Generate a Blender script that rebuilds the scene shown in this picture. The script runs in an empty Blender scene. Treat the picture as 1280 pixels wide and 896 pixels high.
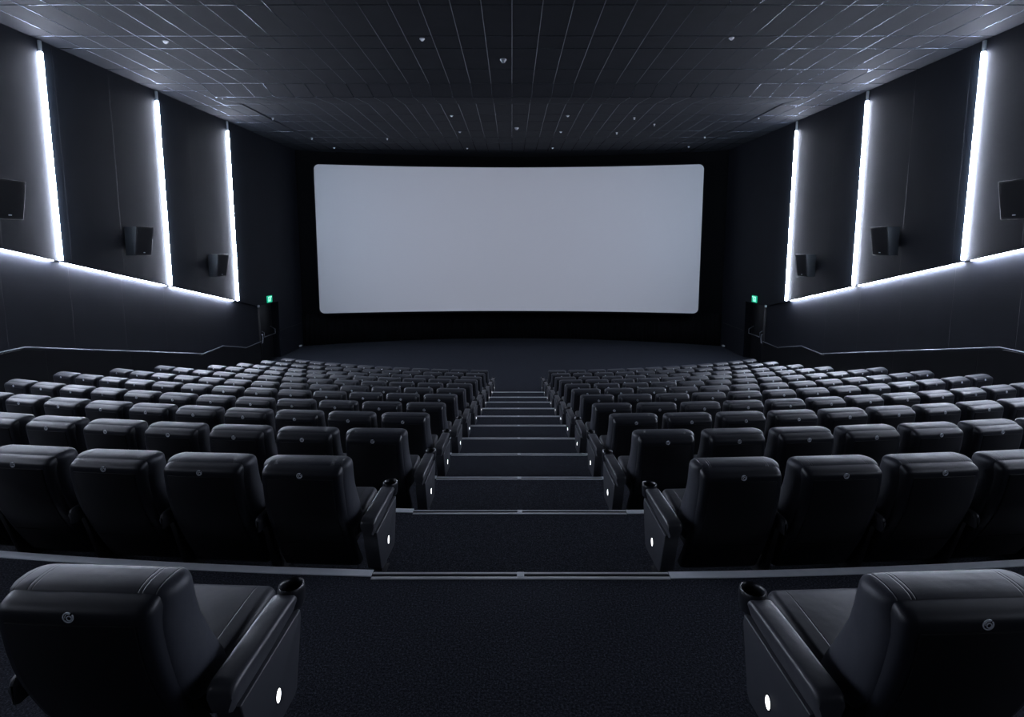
import bpy, math, random
from mathutils import Vector, Matrix
random.seed(4)
C = bpy.context.scene
COL = C.collection
ZF = 4.65                       # camera height above the front floor (floor is z = 0)

# ---------------------------------------------------------------- camera, world, exposure
PITCH = math.atan(75 / 650)
cd = bpy.data.cameras.new('camera'); cam = bpy.data.objects.new('camera', cd); COL.objects.link(cam)
cd.sensor_fit = 'HORIZONTAL'; cd.sensor_width = 36; cd.lens = 36 * 650 / 1280
cd.shift_y = -65 / 1280; cd.clip_start = .05; cd.clip_end = 200
cam.location = (0, 0, ZF); cam.rotation_euler = (math.pi / 2 - PITCH, 0, 0)
C.camera = cam
w = bpy.data.worlds.new('world'); C.world = w; w.use_nodes = True
w.node_tree.nodes['Background'].inputs[0].default_value = (.004, .005, .008, 1)
w.node_tree.nodes['Background'].inputs[1].default_value = .5
C.view_settings.view_transform = 'Standard'; C.view_settings.look = 'None'
C.view_settings.exposure = 0; C.view_settings.gamma = 1
C.view_settings.use_curve_mapping = False
STRIP_E = 135.0          # vertical wall strips
LEDGE_E = 200.0          # sloping ledge strips
SCREEN_E = .162          # projector light, put into the screen's own emission
DOT_E = 4.0

# ---------------------------------------------------------------- materials
def mat(name, color, rough=.5, metal=0, emit=None, es=0, spec=.5):
    m = bpy.data.materials.new(name); m.use_nodes = True
    b = m.node_tree.nodes['Principled BSDF']
    b.inputs['Base Color'].default_value = (*color, 1)
    b.inputs['Roughness'].default_value = rough
    b.inputs['Metallic'].default_value = metal
    b.inputs['Specular IOR Level'].default_value = spec
    if emit:
        b.inputs['Emission Color'].default_value = (*emit, 1)
        b.inputs['Emission Strength'].default_value = es
    return m
class NT:
    def __init__(s, m): s.t = m.node_tree; s.b = s.t.nodes['Principled BSDF']
    def n(s, typ, **k):
        nd = s.t.nodes.new(typ)
        for a, v in k.items(): setattr(nd, a, v)
        return nd
    def l(s, a, b): s.t.links.new(a, b)
    def math(s, op, a, b=None, c=None):
        nd = s.n('ShaderNodeMath', operation=op)
        for i, v in enumerate((a, b, c)):
            if v is None: continue
            if isinstance(v, (int, float)): nd.inputs[i].default_value = v
            else: s.l(v, nd.inputs[i])
        return nd.outputs[0]
    def obj(s):
        tc = s.n('ShaderNodeTexCoord'); return tc.outputs['Object']
    def sep(s, v):
        x = s.n('ShaderNodeSeparateXYZ'); s.l(v, x.inputs[0]); return x.outputs
    def noise(s, v, scale, detail=2, rough=.5):
        nn = s.n('ShaderNodeTexNoise'); nn.inputs['Scale'].default_value = scale
        nn.inputs['Detail'].default_value = detail; nn.inputs['Roughness'].default_value = rough
        s.l(v, nn.inputs['Vector']); return nn.outputs['Fac']
    def ramp(s, f, stops):
        r = s.n('ShaderNodeValToRGB'); s.l(f, r.inputs[0]); e = r.color_ramp.elements
        while len(e) < len(stops): e.new(.5)
        for i, (p, c) in enumerate(stops): e[i].position = p; e[i].color = (*c, 1)
        return r.outputs[0]
    def bump(s, h, strength, dist, prev=None):
        b = s.n('ShaderNodeBump'); b.inputs['Strength'].default_value = strength; b.inputs['Distance'].default_value = dist
        s.l(h, b.inputs['Height'])
        if prev is not None: s.l(prev, b.inputs['Normal'])
        return b.outputs[0]

def leather(name, base, seams, rough=.42):
    m = mat(name, base, rough); t = NT(m); o = t.obj(); x, y, z = t.sep(o)
    ax = t.math('ABSOLUTE', x)
    grain = t.noise(o, 240, 3)
    soft = t.noise(o, 9, 2)
    n1 = t.bump(grain, .25, .0012); n1 = t.bump(soft, .35, .012, n1)
    line = None
    for s_ in seams:
        d = t.math('ABSOLUTE', t.math('SUBTRACT', ax, s_))
        l_ = t.math('SMOOTH_MIN', t.math('DIVIDE', d, .0035), 1, .2)
        line = l_ if line is None else t.math('MINIMUM', line, l_)
    if line is not None:
        n1 = t.bump(line, .5, .004, n1)
        mx = t.n('ShaderNodeMix', data_type='RGBA'); t.l(line, mx.inputs['Factor'])
        mx.inputs[6].default_value = (base[0]*.25, base[1]*.25, base[2]*.25, 1); mx.inputs[7].default_value = (*base, 1)
        t.l(mx.outputs[2], t.b.inputs['Base Color'])
    t.l(n1, t.b.inputs['Normal'])
    r = t.math('MULTIPLY_ADD', soft, .14, rough - .07); t.l(r, t.b.inputs['Roughness'])
    return m
M = {}
M['leather'] = leather('black_leather', (.038, .041, .052), [.178, .192, .238], .48)
M['seat_leather'] = leather('black_seat_leather', (.05, .052, .06), [.19], .48)
M['arm'] = leather('black_arm_leather', (.05, .052, .06), [], .38)
m = mat('black_moulded_plastic', (.0155, .017, .0225), .40); t = NT(m)
t.l(t.bump(t.noise(t.obj(), 420, 2), .2, .0006), t.b.inputs['Normal']); M['shell'] = m
m = mat('black_back_fabric', (.0055, .006, .0085), .6); t = NT(m)
t.l(t.bump(t.noise(t.obj(), 500, 3), .4, .001), t.b.inputs['Normal']); M['panel'] = m
m = mat('charcoal_end_panel', (.040, .042, .050), .42); t = NT(m)
t.l(t.bump(t.noise(t.obj(), 300, 3), .3, .0008), t.b.inputs['Normal']); M['side'] = m
M['black'] = mat('black_metal', (.006, .006, .008), .45)
M['cup'] = mat('black_cup_plastic', (.016, .017, .021), .28)
M['badge'] = mat('badge_metal', (.88, .92, .98), .45, 0)
M['dot'] = mat('aisle_lamp_lens', (.8, .8, .8), .4, 0, (.93, .96, 1), DOT_E)
m = mat('charcoal_carpet', (.02, .02, .024), .95, spec=.15); t = NT(m); o = t.obj()
f = t.noise(o, 95, 3, .7)
c = t.ramp(f, [(.38, (.012, .013, .018)), (.55, (.036, .040, .054)), (.68, (.085, .094, .125))])
t.l(c, t.b.inputs['Base Color']); t.l(t.bump(t.noise(o, 160, 3, .7), .9, .01), t.b.inputs['Normal']); M['carpet'] = m
def wallmat(name, col, period, rough=.75):
    m = mat(name, col, rough, spec=.3); t = NT(m); o = t.obj(); x, y, z = t.sep(o)
    fr = t.math('FRACT', t.math('DIVIDE', y, period))
    d = t.math('ABSOLUTE', t.math('SUBTRACT', fr, .5))
    g = t.math('SMOOTH_MIN', t.math('DIVIDE', d, .006), 1, .2)
    n1 = t.bump(g, .5, .006)
    n1 = t.bump(t.noise(o, 130, 3, .6), .35, .004, n1)
    t.l(n1, t.b.inputs['Normal'])
    f = t.noise(o, 1.3, 4, .6)
    c = t.ramp(f, [(.3, tuple(v*.85 for v in col)), (.7, tuple(v*1.12 for v in col))]); t.l(c, t.b.inputs['Base Color'])
    return m
M['wall'] = wallmat('dark_fabric_wall', (.0095, .0115, .0185), 1.55)
M['dado'] = wallmat('black_wainscot', (.005, .0055, .008), 2.4)
m = mat('dark_ceiling_tile', (.030, .032, .038), .8, spec=.3); t = NT(m); o = t.obj()
t.l(t.bump(t.noise(o, 60, 3, .7), .4, .004), t.b.inputs['Normal'])
t.l(t.ramp(t.noise(o, 2.0, 2), [(.3, (.0100, .0112, .0160)), (.7, (.0130, .0145, .0205))]), t.b.inputs['Base Color']); M['tile'] = m
M['tbar'] = mat('grey_ceiling_bar', (.085, .092, .115), .17, .9)
m = mat('black_velvet', (.0035, .0035, .0045), .95, spec=.1); t = NT(m)
t.l(t.bump(t.noise(t.obj(), 90, 3), .4, .003), t.b.inputs['Normal']); M['velvet'] = m
M['strip'] = mat('strip_diffuser', (.8, .8, .8), .5, 0, (.74, .81, 1.0), STRIP_E)
M['strip_side'] = mat('strip_cap_glow', (.8, .8, .8), .5, 0, (.62, .80, 1.0), STRIP_E * .5)  # weaker emission for the cap added on the strip's far side
M['ledge'] = mat('ledge_diffuser', (.8, .8, .8), .5, 0, (.74, .81, 1.0), LEDGE_E)
M['alu'] = mat('brushed_aluminium', (.95, .97, 1), .30, .15, spec=1)
m = mat('grey_edge_strip', (.80, .83, .88), .45, 0, spec=.8); t = NT(m); o = t.obj()
t.l(t.ramp(t.noise(o, 14, 3), [(.3, (.78, .82, .88)), (.7, (.88, .91, .96))]), t.b.inputs['Base Color']); M['edge'] = m
M['rail'] = mat('handrail_steel', (.34, .36, .40), .32, .8)
M['spk'] = mat('speaker_cabinet_black', (.008, .0085, .012), .5)
m = mat('speaker_grille_cloth', (.007, .0075, .011), .7); t = NT(m)
t.l(t.bump(t.noise(t.obj(), 260, 2), .5, .002), t.b.inputs['Normal']); M['grille'] = m
M['door'] = mat('black_door', (.007, .0075, .010), .5)
M['white'] = mat('white_plastic', (.55, .57, .60), .4)
M['green'] = mat('exit_sign_green', (.01, .25, .15), .5, 0, (.01, .42, .24), 1.0)
M['picto'] = mat('exit_sign_pictogram', (.6, .9, .8), .5, 0, (.45, 1, .78), 1.3)
m = mat('matte_screen', (.55, .56, .60), .85, spec=.1); t = NT(m); x, y, z = t.sep(t.obj())
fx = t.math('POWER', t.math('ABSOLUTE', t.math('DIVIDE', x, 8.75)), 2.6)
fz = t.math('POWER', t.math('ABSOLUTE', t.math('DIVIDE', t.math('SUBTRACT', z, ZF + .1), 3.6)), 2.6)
g = t.math('MULTIPLY_ADD', fx, -.45, 1); g = t.math('MULTIPLY_ADD', fz, -.10, g)  # projected light fading towards the edges, set in the emission
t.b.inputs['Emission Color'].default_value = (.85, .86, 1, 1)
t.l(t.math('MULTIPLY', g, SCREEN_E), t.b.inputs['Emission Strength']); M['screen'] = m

# ---------------------------------------------------------------- mesh helpers
class MB:
    def __init__(s): s.v = []; s.f = []; s.mi = []
    def add(s, vs, fs, mi=0):
        b = len(s.v); s.v += [tuple(v) for v in vs]; s.f += [tuple(i + b for i in f) for f in fs]; s.mi += [mi] * len(fs)
    def box(s, x0, y0, z0, x1, y1, z1, mi=0):
        s.add([(x, y, z) for z in (z0, z1) for y in (y0, y1) for x in (x0, x1)],
              [(0,2,3,1),(4,5,7,6),(0,1,5,4),(2,6,7,3),(0,4,6,2),(1,3,7,5)], mi)
    def prism(s, poly, axis, a, b, mi=0):
        n = len(poly)
        def P(u, v, w_): return {'x': (w_, u, v), 'y': (u, w_, v), 'z': (u, v, w_)}[axis]
        vs = [P(u, v, a) for u, v in poly] + [P(u, v, b) for u, v in poly]
        fs = [tuple(range(n))[::-1], tuple(range(n, 2*n))] + [(i, (i+1) % n, n + (i+1) % n, n + i) for i in range(n)]
        s.add(vs, fs, mi)
    def loft(s, secs, mi=0, cap=True):
        n = len(secs[0]); vs = [p for q in secs for p in q]; fs = []
        for k in range(len(secs) - 1):
            for i in range(n):
                j = (i + 1) % n; fs.append((k*n+i, k*n+j, (k+1)*n+j, (k+1)*n+i))
        if cap: fs += [tuple(range(n))[::-1], tuple(range((len(secs)-1)*n, len(secs)*n))]
        s.add(vs, fs, mi)
    def tube(s, pts, r, n=8, mi=0, closed=False):
        pts = [Vector(p) for p in pts]; secs = []
        m_ = len(pts)
        for i, p in enumerate(pts):
            if closed: d = pts[(i+1) % m_] - pts[i-1]
            else: d = pts[min(i+1, m_-1)] - pts[max(i-1, 0)]
            d.normalize(); up = Vector((0, 0, 1)) if abs(d.z) < .9 else Vector((0, 1, 0))
            a = d.cross(up).normalized(); b = a.cross(d)
            secs.append([p + a*math.cos(q)*r + b*math.sin(q)*r for q in [2*math.pi*k/n for k in range(n)]])
        if closed: secs.append(secs[0])
        s.loft(secs, mi, not closed)
    def build(s, name, mats, parent=None, smooth=True, bevel=0, sub=0, link=True, seg=2):
        me = bpy.data.meshes.new(name); me.from_pydata(s.v, [], s.f)
        if not isinstance(mats, (list, tuple)): mats = [mats]
        for m_ in mats: me.materials.append(m_)
        me.polygons.foreach_set('material_index', s.mi)
        import bmesh
        bm = bmesh.new(); bm.from_mesh(me); bmesh.ops.remove_doubles(bm, verts=bm.verts, dist=1e-5)
        bmesh.ops.recalc_face_normals(bm, faces=bm.faces)
        if bevel:
            ed = [e for e in bm.edges if e.is_manifold and e.calc_face_angle(0) > .5]
            bmesh.ops.bevel(bm, geom=ed, offset=bevel, segments=seg, profile=.5, affect='EDGES', clamp_overlap=True)
        bm.to_mesh(me); bm.free()
        if smooth:
            me.polygons.foreach_set('use_smooth', [True] * len(me.polygons))
            try: me.set_sharp_from_angle(angle=math.radians(50))
            except Exception: pass
        o = bpy.data.objects.new(name, me); COL.objects.link(o)
        if sub:
            md = o.modifiers.new('s', 'SUBSURF'); md.levels = md.render_levels = sub
        if parent is not None: o.parent = parent
        return o
def tag(o, label, cat, group=None):
    o['label'] = label; o['category'] = cat
    if group: o['group'] = group
    return o
def thing(name, label, cat, loc=(0, 0, 0), rz=0, group=None):
    o = bpy.data.objects.new(name, None); COL.objects.link(o); o.empty_display_size = .1
    o.location = loc; o.rotation_euler = (0, 0, rz); return tag(o, label, cat, group)
def struct(o): o['kind'] = 'structure'; return o
def copy_tree(o, parent=None, skip=()):
    c = o.copy(); COL.objects.link(c)
    if parent is not None: c.parent = parent
    for ch in list(o.children):
        if ch.name.split('.')[0] in skip: continue
        copy_tree(ch, c, skip)
    return c
ORD = ['zeroth', 'first', 'second', 'third', 'fourth', 'fifth', 'sixth', 'seventh', 'eighth', 'ninth', 'tenth', 'eleventh', 'twelfth', 'thirteenth', 'fourteenth']

# ---------------------------------------------------------------- seating geometry
TZ = [ZF + z for z in (-2.05, -2.30, -2.57, -2.81, -3.06, -3.29, -3.53, -3.76, -3.99, -4.23, -4.44)] + [0.0]
E0, DR, YC, SK = 3.07, 1.25, 35.0, .011
XW = 9.8
CEIL = ZF + 4.25
def edge_y(k, X):
    """depth of the front edge of tread k (0 = row nearest the camera) at room x = X"""
    Y = E0 + DR * k; u = X - .02 - SK * Y
    return YC - math.sqrt((YC - Y) ** 2 - u * u) - SK * u
def seat_xy(k, u, dy=0):
    """a point of row k at arc length u from the aisle centre line, dy ahead of the row's rear line"""
    Y = (E0 + DR * (k - 1) + .03) if k else 1.53
    if k == 1: Y -= .03
    R = YC - Y; a = u / R; r = R - dy
    x = r * math.sin(a); y = YC - r * math.cos(a)
    return .02 + x + SK * y, y - SK * x, a

# floor: tiers and the flat front floor
fb = MB()
NS = 48
xs = [-XW - .15 + (2 * XW + .3) * i / NS for i in range(NS + 1)]
for k in range(12):
    z = TZ[k]
    near = [(x, -4.2 if k == 0 else edge_y(k - 1, x)) for x in xs]
    far = [(x, edge_y(k, x) if k < 11 else 27.5) for x in xs]
    vs = []; fs = []
    for (a, b) in zip(near, far): vs += [(a[0], a[1], z), (b[0], b[1], z)]
    if k < 11:
        for b in far: vs.append((b[0], b[1], TZ[k + 1]))
    for i in range(NS):
        fs.append((2*i, 2*i+2, 2*i+3, 2*i+1))
        if k < 11: q = 2*(NS+1); fs.append((2*i+1, 2*i+3, q+i+1, q+i))
    fb.add(vs, fs)
struct(fb.build('floor', M['carpet'], smooth=False))

# ceiling: tile planes plus the bars that hold them
PROF = [(-4.2, CEIL), (14.22, CEIL), (14.90, ZF + 4.09), (16.4, ZF + 4.30), (26.6, ZF + 4.37)]
def zceil(y):
    for (a, za), (b, zb) in zip(PROF, PROF[1:]):
        if a <= y <= b: return za + (zb - za) * (y - a) / (b - a)
    return PROF[-1][1]
PSIDE = [(-4.2, CEIL), (14.22, CEIL), (26.6, ZF + 4.34)]
XB = 15 * .545                 # the dropped step runs between x = -XB and XB
cb = MB()
cb.prism(PROF + [(26.6, CEIL + .6), (-4.2, CEIL + .6)], 'x', -XB, XB, 0)
for sg in (-1, 1):
    cb.prism(PSIDE + [(26.6, CEIL + .6), (-4.2, CEIL + .6)], 'x', min(sg*XB, sg*(XW+.5)), max(sg*XB, sg*(XW+.5)), 0)
def bar(p, q, wdt=.020, hgt=.007):
    p = Vector(p); q = Vector(q); d = (q - p).normalized(); s_ = d.cross(Vector((0, 0, 1))).normalized(); dn = s_.cross(d).normalized()
    if dn.z > 0: dn = -dn
    prof = [(-wdt/2, -.004), (-wdt/2, .001), (-wdt*.32, hgt*.75), (0, hgt), (wdt*.32, hgt*.75), (wdt/2, .001), (wdt/2, -.004)]
    cb.loft([[e + s_*a + dn*b for a, b in prof] for e in (p, q)], 1)
def zside(y): return CEIL if y < 14.22 else CEIL + .09 * (y - 14.22) / 12.38
for i in range(-17, 18):
    x = i * .545
    if abs(i) <= 15:
        for (a, za), (b, zb) in zip(PROF[:], PROF[1:]):
            b2 = min(b, 24.6); bar((x, a, za), (x, b2, zceil(b2)))
    else:
        bar((x, -4.1, CEIL), (x, 14.22, CEIL)); bar((x, 14.22, CEIL), (x, 24.4, zside(24.4)))
for y in [-3.1, -2.45, -1.1, -.45, .85, 1.5, 2.85, 3.5, 4.8, 5.5, 6.8, 7.75, 9.1, 9.76, 11.13, 11.80, 13.12, 14.22, 14.90, 16.4, 17.7, 18.7, 20.2, 21.4, 22.6, 24.0]:
    bar((-XB, y, zceil(y)), (XB, y, zceil(y)))
    for sg in (-1, 1): bar((sg*XB, y, zside(y)), (sg*XW, y, zside(y)))
struct(cb.build('ceiling', [M['tile'], M['tbar']]))

# side walls: upper wall overhanging a recessed lower wall along a sloping ledge
def zdiag(y): return ZF - .03 - .2268 * (y - 10.02)
DOOR0, DOOR1, DOORZ = 20.1, 21.68, ZF - 2.28
RAIL = [(-3.9, ZF + 1.20), (9.0 - 1.0, ZF - 2.01 + .0), (10.28, ZF - 2.01), (16.18, ZF - 3.37), (17.33, ZF - 3.34), (18.88, ZF - 3.70), (20.0, ZF - 3.68)]
RAIL[0] = (-3.9, ZF + .72)
for side, nm in ((-1, 'left'), (1, 'right')):
    mb = MB()
    up = [(-4.2, CEIL + .3), (26.6, CEIL + .3), (26.6, 0), (DOOR1, 0), (DOOR1, DOORZ), (DOOR0, DOORZ), (DOOR0, zdiag(DOOR0)), (-4.2, zdiag(-4.2))]
    mb.prism(up, 'x', side * XW, side * (XW + .5))
    lo = [(-4.2, -.02), (DOOR0, -.02), (DOOR0, zdiag(DOOR0) + .02), (-4.2, zdiag(-4.2) + .02)]
    mb.prism(lo, 'x', side * (XW + .10), side * (XW + .5))
    struct(mb.build('wall_' + nm, M['wall'], smooth=False))
    # wainscot with its stepped top
    tr = MB()
    tr.prism([(-4.2, 0.0), (DOOR0 - .02, 0.0)] + [(y, z - .05) for y, z in RAIL[::-1]], 'x', side * (XW + .04), side * (XW + .11))
    struct(tr.build('trim_%d' % (1 if side < 0 else 2), M['dado'], smooth=False))
    tr = MB(); tr.box(min(side*XW, side*(XW-.015)), DOOR1 + .02, ZF - 3.53, max(side*XW, side*(XW-.015)), 23.9, ZF - 3.51)
    struct(tr.build('trim_%d' % (3 if side < 0 else 4), M['black'], smooth=False))
    # handrail
    hr = thing('handrail', 'thin steel handrail stepping down along the %s side wall above the seats' % nm, 'handrail', (side * (XW - .01), 10, 1.0), 0, 'wall handrails')
    b = MB(); b.tube([(0, y - 10, z - 1.0) for y, z in RAIL], .011, 8); b.build('rail', M['rail'], hr)
    for y in (4.5, 7.2, 9.9, 12.0, 14.2, 16.1, 17.9, 19.6):
        for (a, za), (c_, zc) in zip(RAIL, RAIL[1:]):
            if a <= y <= c_: zz = za + (zc - za) * (y - a) / (c_ - a)
        b = MB(); b.tube([(0, y - 10, zz - 1.0), (side * .05, y - 10, zz - 1.05), (side * .105, y - 10, zz - 1.06)], .008, 6); b.build('bracket', M['black'], hr)
    # door leaf in its recess
    d = MB(); d.box(min(side*(XW+.30), side*(XW+.35)), DOOR0, 0, max(side*(XW+.30), side*(XW+.35)), DOOR1, DOORZ)
    leaf = struct(d.build('door_%d' % (1 if side < 0 else 2), M['door'], bevel=.004))
    b = MB()
    xo = side * (XW + .10)
    b.tube([(side*(XW+.30), DOOR0 + .42, ZF - 3.30), (xo, DOOR0 + .42, ZF - 3.42), (xo, DOOR0 + .42, ZF - 3.60), (xo, DOOR1 - .20, ZF - 3.60), (xo, DOOR1 - .20, ZF - 3.42), (side*(XW+.30), DOOR1 - .20, ZF - 3.30)], .018, 8)
    b.build('push_bar', M['rail'], leaf)
    b = MB(); xo = side * (XW - .02)
    # short vertical pull on the near frame post
    post = MB(); post.box(min(side*(XW+.02), side*(XW+.30)), DOOR0 - .02, 0, max(side*(XW+.02), side*(XW+.30)), DOOR0 + .05, DOORZ); post.build('door_frame', M['black'], leaf, bevel=.003)
    b.tube([(side*(XW+.04), DOOR0 + .03, ZF - 3.42), (xo, DOOR0 + .03, ZF - 3.44), (xo, DOOR0 + .06, ZF - 3.58), (xo, DOOR0 + .01, ZF - 3.76), (side*(XW+.04), DOOR0 + .03, ZF - 3.78)], .018, 8)
    b.build('door_handle', M['rail'], leaf)
    # exit sign
    yS = 20.86
    es = thing('exit_sign', 'small green lit exit sign above the %s door' % nm, 'sign', (side * XW, yS, ZF - 2.24), 0, 'exit signs')
    b = MB(); b.box(min(0, -side*.05), -.19, 0, max(0, -side*.05), .19, .27); b.build('sign_box', M['green'], es, bevel=.006)
    b = MB(); X0, X1 = -side*.0495, -side*.054
    def pl(poly):
        b.prism(poly, 'x', X0, X1)
    pl([(-.15, .035), (-.15, .235), (.15, .235), (.15, .205), (-.12, .205), (-.12, .035)])      # door outline
    pl([(.00, .175), (.035, .175), (.035, .20), (.00, .20)])                                    # head
    pl([(-.05, .165), (.02, .17), (.06, .12), (.045, .11), (.01, .135), (.0, .10), (.04, .05), (.02, .035), (-.03, .08), (-.08, .04), (-.10, .055), (-.05, .10), (-.04, .14)])
    b.build('pictogram', M['picto'], es, smooth=False)
    # small signal lamp at the door head, and a little floor-level lamp in the front corner
    b = MB(); b.box(min(side*XW, side*(XW-.06)), 19.86, ZF - 2.33, max(side*XW, side*(XW-.06)), 19.95, ZF - 2.24)
    tag(b.build('door_sensor', M['white'], bevel=.012), 'tiny pale sensor box at the head of the %s door' % nm, 'sensor', 'door sensors')
    b = MB(); b.box(min(side*XW, side*(XW-.09)), 23.55, .06, max(side*XW, side*(XW-.09)), 23.72, .13)
    tag(b.build('corner_marker', M['white'], bevel=.012), 'tiny pale marker low in the front %s corner of the room' % nm, 'marker', 'corner markers')

# front and back walls
def arc_front(x): return 24.0 + 2.1 * (1 - (x / XW) ** 2)
fw = MB(); N = 60
fr = [(-XW - .3 + (2*XW + .6) * i / N) for i in range(N + 1)]
fw.prism([(x, arc_front(max(-XW, min(XW, x))) + .12) for x in fr] + [(XW + .3, 27.6), (-XW - .3, 27.6)], 'z', -.02, CEIL + .5)
struct(fw.build('wall_front', M['velvet'], smooth=False))
bw = MB(); bw.box(-XW - .5, -4.6, 0, XW + .5, -4.1, CEIL + .5); struct(bw.build('wall_back', M['dado'], smooth=False))
# pleated curtain below the screen
cu = MB(); vs = []; fs = []; N = 900
for i in range(N + 1):
    x = -XW + .03 + (2*XW - .06) * i / N; y = arc_front(x) + .03 + .028 * math.sin(i * .75) * (1 + .3 * math.sin(i * .11))
    vs += [(x, y, .01), (x, y, ZF - 3.12)]
for i in range(N): fs.append((2*i, 2*i+2, 2*i+3, 2*i+1))
cu.add(vs, fs); co = cu.build('masking_curtain', M['velvet'])
sd = co.modifiers.new('t', 'SOLIDIFY'); sd.thickness = .008; sd.offset = 1
tag(co, 'black pleated curtain hanging under the cinema screen down to the carpet', 'curtain')

# ---------------------------------------------------------------- the screen
SX, SZ0, SZ1, SR = 8.74, ZF - 3.08, ZF + 3.66, .22
SCX = -.14
def arc_s(u): return 23.85 + 1.0 * (1 - (u / SX) ** 2)
sc = thing('cinema_screen', 'huge curved pale grey cinema screen on the black front wall', 'screen', (0, 0, 0))
def sheet(mx, z0, z1, r, off, th, mi=0):
    us = [-mx + r * (1 - math.cos(q * math.pi / 16)) for q in range(9)]
    us += [(-mx + r) + (2*mx - 2*r) * i / 70 for i in range(1, 70)]
    us += [mx - r * (1 - math.cos(q * math.pi / 16)) for q in range(8, -1, -1)]
    vs = []; n = len(us)
    for o_ in (0, th):
        for u in us:
            e = max(0, abs(u) - (mx - r)); c_ = r - math.sqrt(max(0, r*r - e*e))
            y = arc_s(u) + off + o_
            vs += [(SCX + u, y, z0 + c_), (SCX + u, y, z1 - c_)]
    fs = []
    for i in range(n - 1):
        fs += [(2*i, 2*i+2, 2*i+3, 2*i+1), (2*n+2*i, 2*n+2*i+1, 2*n+2*i+3, 2*n+2*i+2), (2*i, 2*n+2*i, 2*n+2*i+2, 2*i+2), (2*i+1, 2*i+3, 2*n+2*i+3, 2*n+2*i+1)]
    fs += [(0, 1, 2*n+1, 2*n), (2*n-2, 4*n-2, 4*n-1, 2*n-1)]
    b = MB(); b.add(vs, fs, mi); return b
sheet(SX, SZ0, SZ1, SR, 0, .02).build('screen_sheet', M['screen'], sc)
sheet(SX + .10, SZ0 - .10, SZ1 + .10, SR + .1, .03, .10).build('screen_frame', M['velvet'], sc)
for u in (-6, -2, 2, 6):
    for z in (SZ0 + .6, SZ1 - .8):
        b = MB(); y0 = arc_s(u) + .12; b.box(SCX+u-.05, y0, z-.05, SCX+u+.05, arc_front(u) + .14, z+.05); b.build('bracket', M['black'], sc)

# ---------------------------------------------------------------- wall light strips
strip_mesh = {}
WHERE = {0: ('hidden behind', ''), }
YS = [4.30, 7.80, 11.31, 14.87, 18.45]
ZT = [4.0, 4.0, 4.0, 3.97, 3.94]
names = {2: 'nearest the camera', 3: 'between the two wall speakers', 4: 'nearest the screen and exit door'}
for side, nm in ((-1, 'left'), (1, 'right')):
    for i, (y, zt) in enumerate(zip(YS, ZT)):
        z0 = zdiag(y) + .03; z1 = ZF + zt
        s_ = thing('wall_light_strip', 'tall white vertical light strip on the %s wall, %s' % (nm, names.get(i, 'behind the picture edge')), 'wall light', (side * XW, y, z0), 0, 'vertical wall light strips')
        if i < 2: s_['label'] = 'tall white vertical light strip on the %s wall, %s beside the nearest seats' % (nm, ('farther back' if i == 0 else 'just'))
        b = MB(); prof = [(0, -.030), (-side*.040, -.030), (-side*.050, -.018), (-side*.050, .022), (0, .022)]
        b.loft([[(x_, y_, z_) for x_, y_ in prof] for z_ in (0, z1 - z0)]); b.build('diffuser', M['strip'], s_, smooth=False)
        b = MB(); b.box(min(0, -side*.049), .0225, .002, max(0, -side*.049), .030, z1 - z0 - .002); b.build('side_glow_cap', M['strip_side'], s_)  # glowing cap added to light the wall beyond the strip
        b = MB(); b.box(min(0, -side*.045), -.03, z1 - z0, max(0, -side*.045), .03, zside(y) - z0 - .02); b.build('conduit', M['white'], s_, bevel=.004)
    # sloping strips under the ledge, one per bay
    bays = [(-4.0, 4.22), (4.42, 7.70), (7.90, 11.20), (11.42, 14.76), (14.98, 18.28)]
    txt = ['behind the nearest seats', 'beside the nearest seats', 'running out of the picture edge', 'middle bay between two vertical strips', 'last bay, ending by the exit door']
    for (a, c_), tx in zip(bays, txt):
        b = MB(); n = 1
        p = [(a, zdiag(a)), (c_, zdiag(c_))]
        prof = [(XW + .045, -.002), (XW + .045, -.008), (XW + .094, -.008), (XW + .094, -.002)]
        b.loft([[(side * q, y, z + r_) for q, r_ in prof] for y, z in p])
        o = b.build('ledge_light_strip', M['ledge'], smooth=False)
        tag(o, 'sloping white light strip under the %s wall ledge, %s' % (nm, tx), 'wall light', 'sloping ledge light strips')

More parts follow.
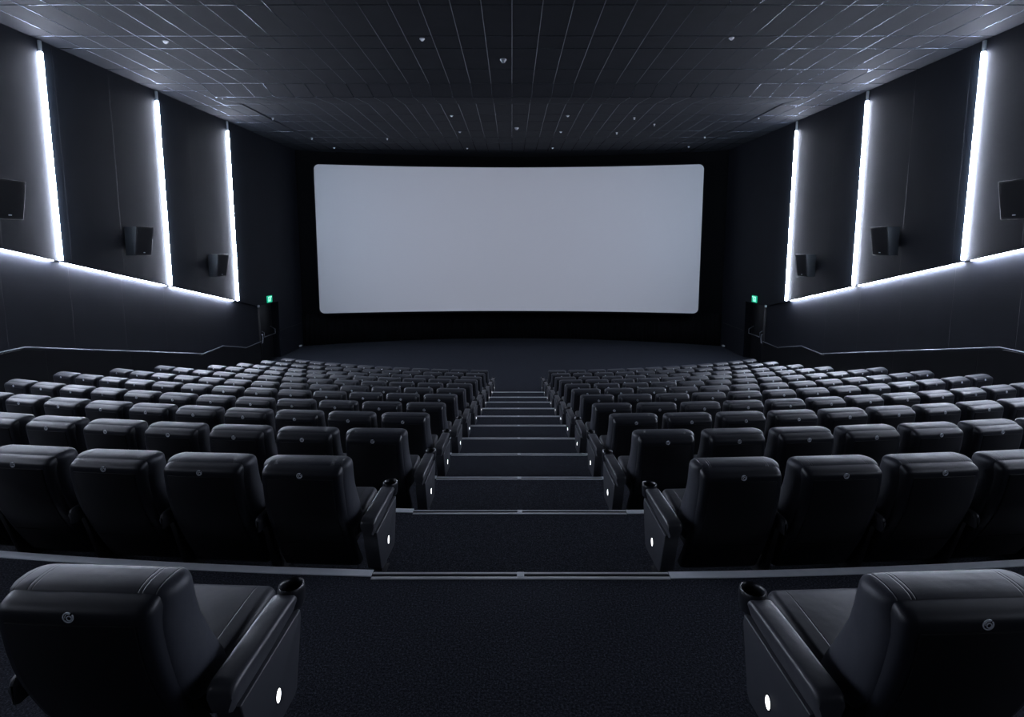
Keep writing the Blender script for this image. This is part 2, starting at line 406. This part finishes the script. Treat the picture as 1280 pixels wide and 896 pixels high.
# ---------------------------------------------------------------- wall speakers
ptxt = {0: 'beyond the picture edge', 1: 'cut by the picture edge', 2: 'between the first two vertical light strips', 3: 'nearest the screen'}
for side, nm in ((-1, 'left'), (1, 'right')):
    for i, y in enumerate((6.10, 9.60, 13.10, 16.62)):
        zt = ZF + 1.235 - .2115 * (y - 9.6)
        s_ = thing('wall_speaker', 'black wedge-shaped speaker on the %s wall, %s' % (nm, ptxt[i]), 'speaker', (side * XW, y, zt - .72), 0, 'wall speakers')
        # plan: front face turned slightly, tapering towards the wall
        def ring(z, dep, sh):
            return [(-side*.08, .06, z), (-side*dep, 0 + sh, z), (-side*(dep + .03), .60 - sh, z), (-side*.08, .56, z)]
        b = MB(); b.loft([ring(0, .34, .03), ring(.72, .44, 0)]); b.build('cabinet', M['spk'], s_, bevel=.012)
        g = MB()
        def gr(z, dep, sh, o_): return [(-side*(dep + o_), .025 + sh, z), (-side*(dep + .03 + o_), .575 - sh, z)]
        a0 = gr(.03, .344, .03, -.004); a1 = gr(.03, .344, .03, .012); c0 = gr(.69, .436, 0, -.004); c1 = gr(.69, .436, 0, .012)
        g.loft([[a0[0], a1[0], a1[1], a0[1]], [c0[0], c1[0], c1[1], c0[1]]]); g.build('grille', M['grille'], s_, bevel=.004)
        bd = MB(); bd.box(min(-side*.361, -side*.368), .26, .062, max(-side*.361, -side*.368), .32, .078)
        lg = bd.build('badge', M['badge'], s_); lg.location.x = -side * .019
        b = MB(); b.box(min(0, -side*.10), .22, .2, max(0, -side*.10), .40, .55); b.build('bracket', M['black'], s_, bevel=.006)

# ---------------------------------------------------------------- ceiling fittings
SPOT_W = 30
def spot(x, y, label):
    z = zceil(y); t_ = thing('ceiling_spotlight', label, 'ceiling fitting', (x, y, z - .002), 0, 'small ceiling spotlights')
    if 'm1' not in strip_mesh:
        b = MB(); R = [(.055, 0), (.055, -.010), (.048, -.016), (.036, -.016), (.034, -.004)]
        b.loft([[(r*math.cos(q), r*math.sin(q), zz) for q in [k*math.pi/10 for k in range(20)]] for r, zz in R]); o1 = b.build('trim_ring', M['white'], t_)
        b = MB(); b.loft([[(r*math.cos(q), r*math.sin(q), zz) for q in [k*math.pi/10 for k in range(20)]] for r, zz in [(.033, -.003), (.033, -.030), (.02, -.044)]]); o2 = b.build('lens', M['alu'], t_)
        strip_mesh['m1'] = (o1.data, o2.data)
    else:
        for n_, me in zip(('trim_ring', 'lens'), strip_mesh['m1']):
            o = bpy.data.objects.new(n_, me); COL.objects.link(o); o.parent = t_
    if y > 20: return
    ld = bpy.data.lights.new('spotlight_lamp', 'SPOT'); ld.energy = SPOT_W; ld.spot_size = math.radians(110); ld.spot_blend = 1; ld.shadow_soft_size = .03; ld.color = (.86, .92, 1)
    lo = bpy.data.objects.new('spotlight_lamp', ld); COL.objects.link(lo); lo.parent = t_; lo.location = (0, 0, -.06)
spot(-7.22, 11.40, 'small spotlight in the ceiling near the left wall strip')
spot(-1.85, 11.27, 'small spotlight in the near ceiling, left of the centre line')
spot(4.50, 11.22, 'small spotlight in the near ceiling, right of the centre line')
def on_ceil(px, py):
    sp, cp = math.sin(PITCH), math.cos(PITCH); u = (px - 640) / 650; v = (383 - py) / 650
    ry = cp + v * sp; rz = -sp + v * cp; y = 15
    for _ in range(40): y = (zceil(max(-4, min(26.5, y))) - ZF) * ry / rz
    return u * y / ry, y
far = [((564.5, 144.4), 'left of the centre line, first beyond the ceiling step'), ((574.7, 164.5), 'left of the centre line, second beyond the ceiling step'), ((584, 185), 'left of the centre line, close above the screen'),
       ((709.7, 144.4), 'right of the centre line, first beyond the ceiling step'), ((701, 164.5), 'right of the centre line, second beyond the ceiling step'), ((690.8, 184.6), 'right of the centre line, close above the screen'),
       ((417.7, 184.4), 'above the upper left corner of the screen'), ((861, 183), 'above the upper right corner of the screen')]
for (px, py), tx in far:
    x, y = on_ceil(px, py); spot(x, min(y, 24.3), 'small ceiling spotlight, ' + tx)
# smoke detectors and sprinklers
def detector(x, y, label):
    z = zceil(y); t_ = thing('smoke_detector', label, 'smoke detector', (x, y, z - .003), 0, 'smoke detectors')
    ring = [k*math.pi/12 for k in range(24)]
    b = MB(); b.loft([[(r*math.cos(q), r*math.sin(q), zz) for q in ring] for r, zz in [(.075, 0), (.075, -.018), (.062, -.03)]]); b.build('base', M['white'], t_)
    b = MB(); b.loft([[(r*math.cos(q), r*math.sin(q), zz) for q in ring] for r, zz in [(.05, -.029), (.05, -.05), (.036, -.072), (.012, -.08)]]); b.build('sensor_dome', M['white'], t_)
x, y = on_ceil(629, 74); detector(x, y, 'white smoke detector in the near ceiling at the centre')
x, y = on_ceil(645.8, 159.6); detector(x, y, 'small smoke detector in the far ceiling above the screen centre')
def sprink(px, py, label):
    x, y = on_ceil(px, py); z = zceil(y)
    b = MB(); ring = [k*math.pi/6 for k in range(12)]
    b.loft([[(r*math.cos(q), r*math.sin(q), zz) for q in ring] for r, zz in [(.04, 0), (.04, -.008), (.012, -.012), (.010, -.05), (.03, -.052), (.03, -.056), (.004, -.058)]])
    o = b.build('sprinkler_head', M['alu']); o.location = (x, y, z - .003); tag(o, label, 'sprinkler', 'ceiling sprinklers')
sprink(341, 147.5, 'small sprinkler in the far ceiling near the left wall')
sprink(948.5, 146, 'small sprinkler in the far ceiling near the right wall')
sprink(484, 173, 'small sprinkler in the far ceiling above the left half of the screen')
sprink(390, 172.5, 'small sprinkler above the left edge of the screen')
sprink(881, 171, 'small sprinkler above the right edge of the screen')
sprink(793, 147, 'small sprinkler in the far ceiling, nearest of three on the right')
sprink(818, 155, 'small sprinkler in the far ceiling, rightmost of three on the right')
sprink(771, 165.7, 'small sprinkler in the far ceiling, farthest of three on the right')

# ---------------------------------------------------------------- step nosings
def aisle_half(k): return .93 - .004 * k
for k in range(11):
    z = TZ[k]; xc = .02 + SK * (E0 + DR * k); ha = aisle_half(k)
    first = {0: 'nearest the camera', 10: 'lowest, at the flat front floor'}.get(k, '%s down from the camera' % ORD[k + 1])
    ns = thing('stair_nosing', 'double-lined metal nosing across the aisle step, ' + first, 'stair nosing', (xc, edge_y(k, xc), z), 0, 'metal nosings of the aisle steps')
    for (a, b_, h) in ((-.064, -.042, .007), (-.014, .002, .007)):
        b = MB(); b.box(-ha, a, -.001, ha, b_, h); b.build('rail', M['alu'], ns, bevel=.002)
    b = MB(); b.box(-ha + .002, -.043, -.001, ha - .002, -.013, .0035); b.build('channel', M['black'], ns)
    b = MB(); b.box(-.022, -.062, 0, .022, .002, .009); b.build('joint', M['alu'], ns, bevel=.002)
    b = MB(); b.box(-ha, .0, -.05, ha, .003, -.001); b.build('front_lip', M['alu'], ns)
    for side, nm in ((-1, 'left'), (1, 'right')):
        b = MB(); n = 26; xa = xc + side * (ha + .004); xb = side * (XW - .005)
        ln = [(xa + (xb - xa) * i / n) for i in range(n + 1)]
        secs = [[(x, edge_y(k, x) - .060, z), (x, edge_y(k, x) - .060, z + .006), (x, edge_y(k, x) + .003, z + .006), (x, edge_y(k, x) + .003, z - .03), (x, edge_y(k, x) - .0, z - .03)] for x in ln]
        b.loft(secs)
        o = b.build('floor_edge_strip', M['edge'])
        tag(o, 'flat grey metal edge strip of the %s tier from the camera, %s seat block' % (ORD[k + 1], nm), 'edge strip', 'metal edge strips of the tiers')

# ---------------------------------------------------------------- the cinema seat
RP = [(.08, .295), (.13, .265), (.20, .226), (.28, .186), (.36, .148), (.44, .112), (.52, .080), (.60, .052), (.68, .032), (.76, .020), (.84, .012), (.872, .013), (.888, .022), (.900, .038), (.909, .062), (.914, .090), (.916, .115)]
def yrear(z):
    if z <= RP[0][0]: return RP[0][1]
    for (a, ya), (b, yb) in zip(RP, RP[1:]):
        if a <= z <= b: return ya + (yb - ya) * (z - a) / (b - a)
    return RP[-1][1]
def hw(z): return .268 - .012 * max(0, min(1, (z - .1) / .75))     # shell half width
def shell_mesh():
    b = MB(); secs = []
    for z in [.08, .085, .10, .16, .24, .32, .40, .48, .56, .64, .72, .79, .84, .86, .872, .880, .888, .894, .900, .905, .909, .912, .914]:
        e = 0
        if z > .86: q = min(1, (z - .86) / .056); e = 1 - math.sqrt(max(0, 1 - q*q))
        if z < .10: e = (.10 - z) / .02 * .5
        W = hw(z) - .022 * e; y0 = yrear(z) + (0 if z > .2 else .030 * e); th = .075 if z < .85 else max(.02, .140 - yrear(z))
        sec = []
        for x, dy in [(-W, th), (-W-.001, .045), (-W, .028), (-W+.007, .012), (-W+.020, .003), (-W+.045, 0), (-W*.5, -.002), (0, -.003), (W*.5, -.002), (W-.045, 0), (W-.020, .003), (W-.007, .012), (W, .028), (W+.001, .045), (W, th), (0, th)]:
            sec.append((x, y0 + dy, z))
        secs.append(sec)
    b.loft(secs); return b
def panel_mesh(z0, z1, inset, n=10):
    b = MB(); secs = []
    zs = [z0 + (z1 - z0) * i / n for i in range(n + 1)]
    for z in zs:
        W = hw(z) - inset; y = yrear(z)
        secs.append([(-W, y + .004, z), (-W, y - .004, z), (-W + .006, y - .008, z), (0, y - .0105, z), (W - .006, y - .008, z), (W, y - .004, z), (W, y + .004, z)])
    b.loft(secs); return b
def rr(W, y0, y1, z, n=6, rx=.055, zfun=None):
    ry = (y1 - y0) / 2 * .92; rx = min(rx, W * .9); pts = []
    for cx_, cy_, a0 in ((W - rx, y1 - ry, 0), (-W + rx, y1 - ry, 90), (-W + rx, y0 + ry, 180), (W - rx, y0 + ry, 270)):
        for k in range(n + 1):
            a = math.radians(a0 + 90 * k / n); pts.append((cx_ + rx*math.cos(a), cy_ + ry*math.sin(a), z))
    return pts
def backrest_mesh():
    T_ = [(.395, .20, .37, .255), (.405, .175, .395, .275), (.43, .155, .395, .288), (.49, .125, .365, .294), (.56, .100, .330, .293), (.64, .080, .295, .289), (.72, .066, .262, .286), (.79, .058, .245, .285),
          (.83, .062, .238, .285), (.862, .070, .230, .285), (.885, .070, .226, .285), (.902, .071, .220, .282), (.912, .078, .212, .275), (.919, .092, .200, .265), (.923, .112, .185, .250), (.925, .135, .17, .20)]
    b = MB(); secs = []
    for z, y0, y1, W in T_:
        s_ = rr(W, y0, y1, z, 6, .05)
        # crown: middle of the headrest a little higher than its shoulders
        secs.append([(x, y, zz + (.010 * (1 - (x / .29) ** 2) if z > .85 else 0)) for x, y, zz in s_])
    b.loft(secs); return b
def cushion_mesh():
    b = MB(); secs = []
    for y, z0, z1, W in [(.27, .34, .40, .24), (.275, .315, .425, .258), (.29, .305, .437, .268), (.36, .295, .447, .273), (.48, .29, .458, .275), (.60, .288, .466, .275), (.67, .29, .468, .273), (.71, .298, .462, .268), (.735, .315, .448, .258), (.745, .34, .42, .242)]:
        pts = []; r = min(.035, (z1 - z0) * .45); n = 5
        for cx_, cz_, a0 in ((W - r, z1 - r, 0), (-W + r, z1 - r, 90), (-W + r, z0 + r, 180), (W - r, z0 + r, 270)):
            for k in range(n + 1):
                a = math.radians(a0 + 90 * k / n); pts.append((cx_ + r*math.cos(a), y, cz_ + r*math.sin(a)))
        secs.append(pts)
    b.loft(secs); return b
def arm_mesh(x0, x1):
    b = MB(); secs = []
    for y, z0, z1 in [(.055, .462, .528), (.060, .452, .540), (.072, .446, .549), (.10, .446, .556), (.30, .458, .560), (.46, .474, .562), (.52, .480, .560), (.535, .486, .552)]:
        pts = []; W = (x1 - x0) / 2; cx0 = (x0 + x1) / 2; r = .020
        e = 0 if y > .06 else .006
        for cx_, cz_, a0 in ((W - r - e, z1 - r, 0), (-W + r + e, z1 - r, 90), (-W + r + e, z0 + r*.3, 180), (W - r - e, z0 + r*.3, 270)):
            rr_ = r if a0 < 180 else r * .3
            for k in range(5):
                a = math.radians(a0 + 90 * k / 4); pts.append((cx0 + cx_ + rr_*math.cos(a), y, cz_ + rr_*math.sin(a)))
        secs.append(pts)
    b.loft(secs); return b
def cup_mesh(cx_, r=.046):
    b = MB(); N_ = 24; q = [2*math.pi*k/N_ for k in range(N_)]
    # rim runs from the end of the pad round the cup: an oval collar, tilted slightly back
    L = [(r + .001, .475), (r + .006, .50), (r + .008, .545), (r + .007, .566), (r + .003, .570), (r - .001, .567), (r - .004, .55), (r - .009, .50), (r - .012, .485), (.005, .484)]
    secs = []
    for rad, z in L:
        secs.append([(cx_ + rad*math.cos(a), .582 + rad*1.12*math.sin(a), z - .035*(math.sin(a)*rad)*(1 if z > .53 else 0)) for a in q])
    b.loft(secs); return b
def side_panel_mesh(sx):
    b = MB(); lo, hi = sorted((sx * .362, sx * .458))
    b.prism([(.085, .455), (.555, .474), (.56, .43), (.495, .155), (.47, .135), (.20, .135), (.165, .16)], 'x', lo, hi); return b
def badge_mesh():
    b = MB(); y = yrear(.868) - .004; c0 = (0, .81)
    def arc(r, a0, a1, cx_=0, cz_=0, rad=.0016, n=28):
        b.tube([(cx_ + r*math.cos(math.radians(a0 + (a1-a0)*k/n)), y, .868 + cz_ + r*math.sin(math.radians(a0 + (a1-a0)*k/n))) for k in range(n + 1)], rad, 6)
    arc(.0165, 60, 395, rad=.0022)
    arc(.0078, -150, 210, .003, -.003, rad=.0018)
    arc(.012, 70, 190, .002, .0, rad=.0014)
    return b
PARTS = {}
def make_seat(side, aisle):
    """side -1: left block (aisle at +x), side 1: right block (aisle at -x)"""
    ax = -side
    t_ = thing('cinema_chair', 'seat', 'chair')
    def part(key, name, mk, m_, parent, **kw):
        if key in PARTS:
            o = bpy.data.objects.new(name, PARTS[key]); COL.objects.link(o); o.parent = parent; return o
        o = mk().build(name, m_, parent, **kw); PARTS[key] = o.data; return o
    sh = part('shell', 'back_shell', shell_mesh, M['shell'], t_)
    part('pan1', 'back_panel', lambda: panel_mesh(.345, .843, .045), M['panel'], sh)
    part('pan2', 'lower_panel', lambda: panel_mesh(.12, .335, .045, 6), M['panel'], sh)
    part('badge', 'logo_badge', badge_mesh, M['badge'], sh)
    part('back', 'backrest', backrest_mesh, M['leather'], t_)
    part('cush', 'seat_cushion', cushion_mesh, M['seat_leather'], t_)
    def under():
        b = MB(); b.prism([(.30, .20), (.70, .24), (.70, .30), (.30, .31)], 'x', -.22, .22); return b
    part('pan', 'seat_base', under, M['black'], t_, bevel=.01)
    # outer arm, shared with the neighbour
    ox = -ax * .314
    arm = part('arm%d' % side, 'armrest', lambda: arm_mesh(ox - .021, ox + .021), M['arm'], t_)
    part('cup%d' % side, 'cup_holder', lambda: cup_mesh(ox, .030), M['cup'], arm)
    def leg():
        b = MB(); b.prism([(.20, 0), (.46, 0), (.46, .02), (.40, .03), (.50, .47), (.14, .455), (.26, .03), (.20, .02)], 'x', ox - .018, ox + .018); return b
    part('leg%d' % side, 'leg', leg, M['black'], t_, bevel=.003)
    if aisle:
        a0, a1 = sorted((ax * .355, ax * .455))
        arm = part('aarm%d' % side, 'armrest', lambda: arm_mesh(a0, a1), M['arm'], t_)
        part('acup%d' % side, 'cup_holder', lambda: cup_mesh(ax * .410, .046), M['cup'], arm)
        sp = part('spanel%d' % side, 'side_panel', lambda: side_panel_mesh(ax), M['side'], t_, bevel=.006)
        def rimm():
            b = MB(); q = [2*math.pi*k/20 for k in range(20)]
            b.loft([[(ax * x_, .335 + r*.62*math.cos(a), .262 + r*math.sin(a)) for a in q] for r, x_ in ((.036, .456), (.036, .4595), (.029, .4600), (.029, .457))]); return b
        rim = part('rim%d' % side, 'lamp_rim', rimm, M['black'], sp)
        def lens():
            b = MB(); q = [2*math.pi*k/20 for k in range(20)]
            b.loft([[(ax * x_, .335 + r*.62*math.cos(a), .262 + r*math.sin(a)) for a in q] for r, x_ in ((.029, .457), (.029, .4592), (.02, .4605))]); return b
        part('lens%d' % side, 'aisle_lamp', lens, M['dot'], sp)
        def leg2():
            b = MB(); lo, hi = sorted((ax * .375, ax * .43)); b.prism([(.20, 0), (.44, 0), (.44, .02), (.38, .03), (.38, .15), (.26, .15), (.26, .03), (.20, .02)], 'x', lo, hi); return b
        part('leg2%d' % side, 'leg', leg2, M['black'], t_, bevel=.003)
    return t_
COUNT = {0: 1, 1: 5, 2: 7, 3: 10, 4: 12, 5: 13, 6: 13, 7: 13, 8: 12, 9: 12, 10: 12, 11: 12}
for side, nm in ((-1, 'left'), (1, 'right')):
    proto = {True: None, False: None}
    for k in range(12):
        pitch = {1: .657, 2: .637}.get(k, .63); start = {1: 1.392, 2: 1.295}.get(k, 1.335 - .012 * max(0, k - 1))
        if k == 0: start = 1.46
        for j in range(COUNT[k]):
            aisle = j == 0
            if proto[aisle] is None: proto[aisle] = make_seat(side, aisle); o = proto[aisle]
            else: o = copy_tree(proto[aisle])
            u = side * (start + pitch * j)
            x, y, a = seat_xy(k, u)
            o.location = (x, y, TZ[k]); o.rotation_euler = (0, 0, a + SK * 0); 
            o.scale = (1.03, 1, 1) if k == 0 else ((1, 1, 1) if k == 1 else (.97, 1, (1, 1, 1, .978, .965, .953, .942, .93, .92, .91, .905, .90)[k]))
            for ch in o.children:          # the nearest pair sits with its back set a little further
                if ch.name.split('.')[0] in ('back_shell', 'backrest'): ch.location.y = -.045 if k == 0 else 0
            rw = 'row nearest the camera' if k == 0 else ('row nearest the screen' if k == 11 else ORD[k + 1] + ' row from the camera')
            if aisle: o['label'] = 'black leather aisle seat with lit end panel, %s, %s block' % (rw, nm)
            else: o['label'] = 'black leather seat, %s from the aisle, %s, %s block' % (ORD[j + 1], rw, nm)
            o['group'] = '%s block, %s' % (nm, rw)
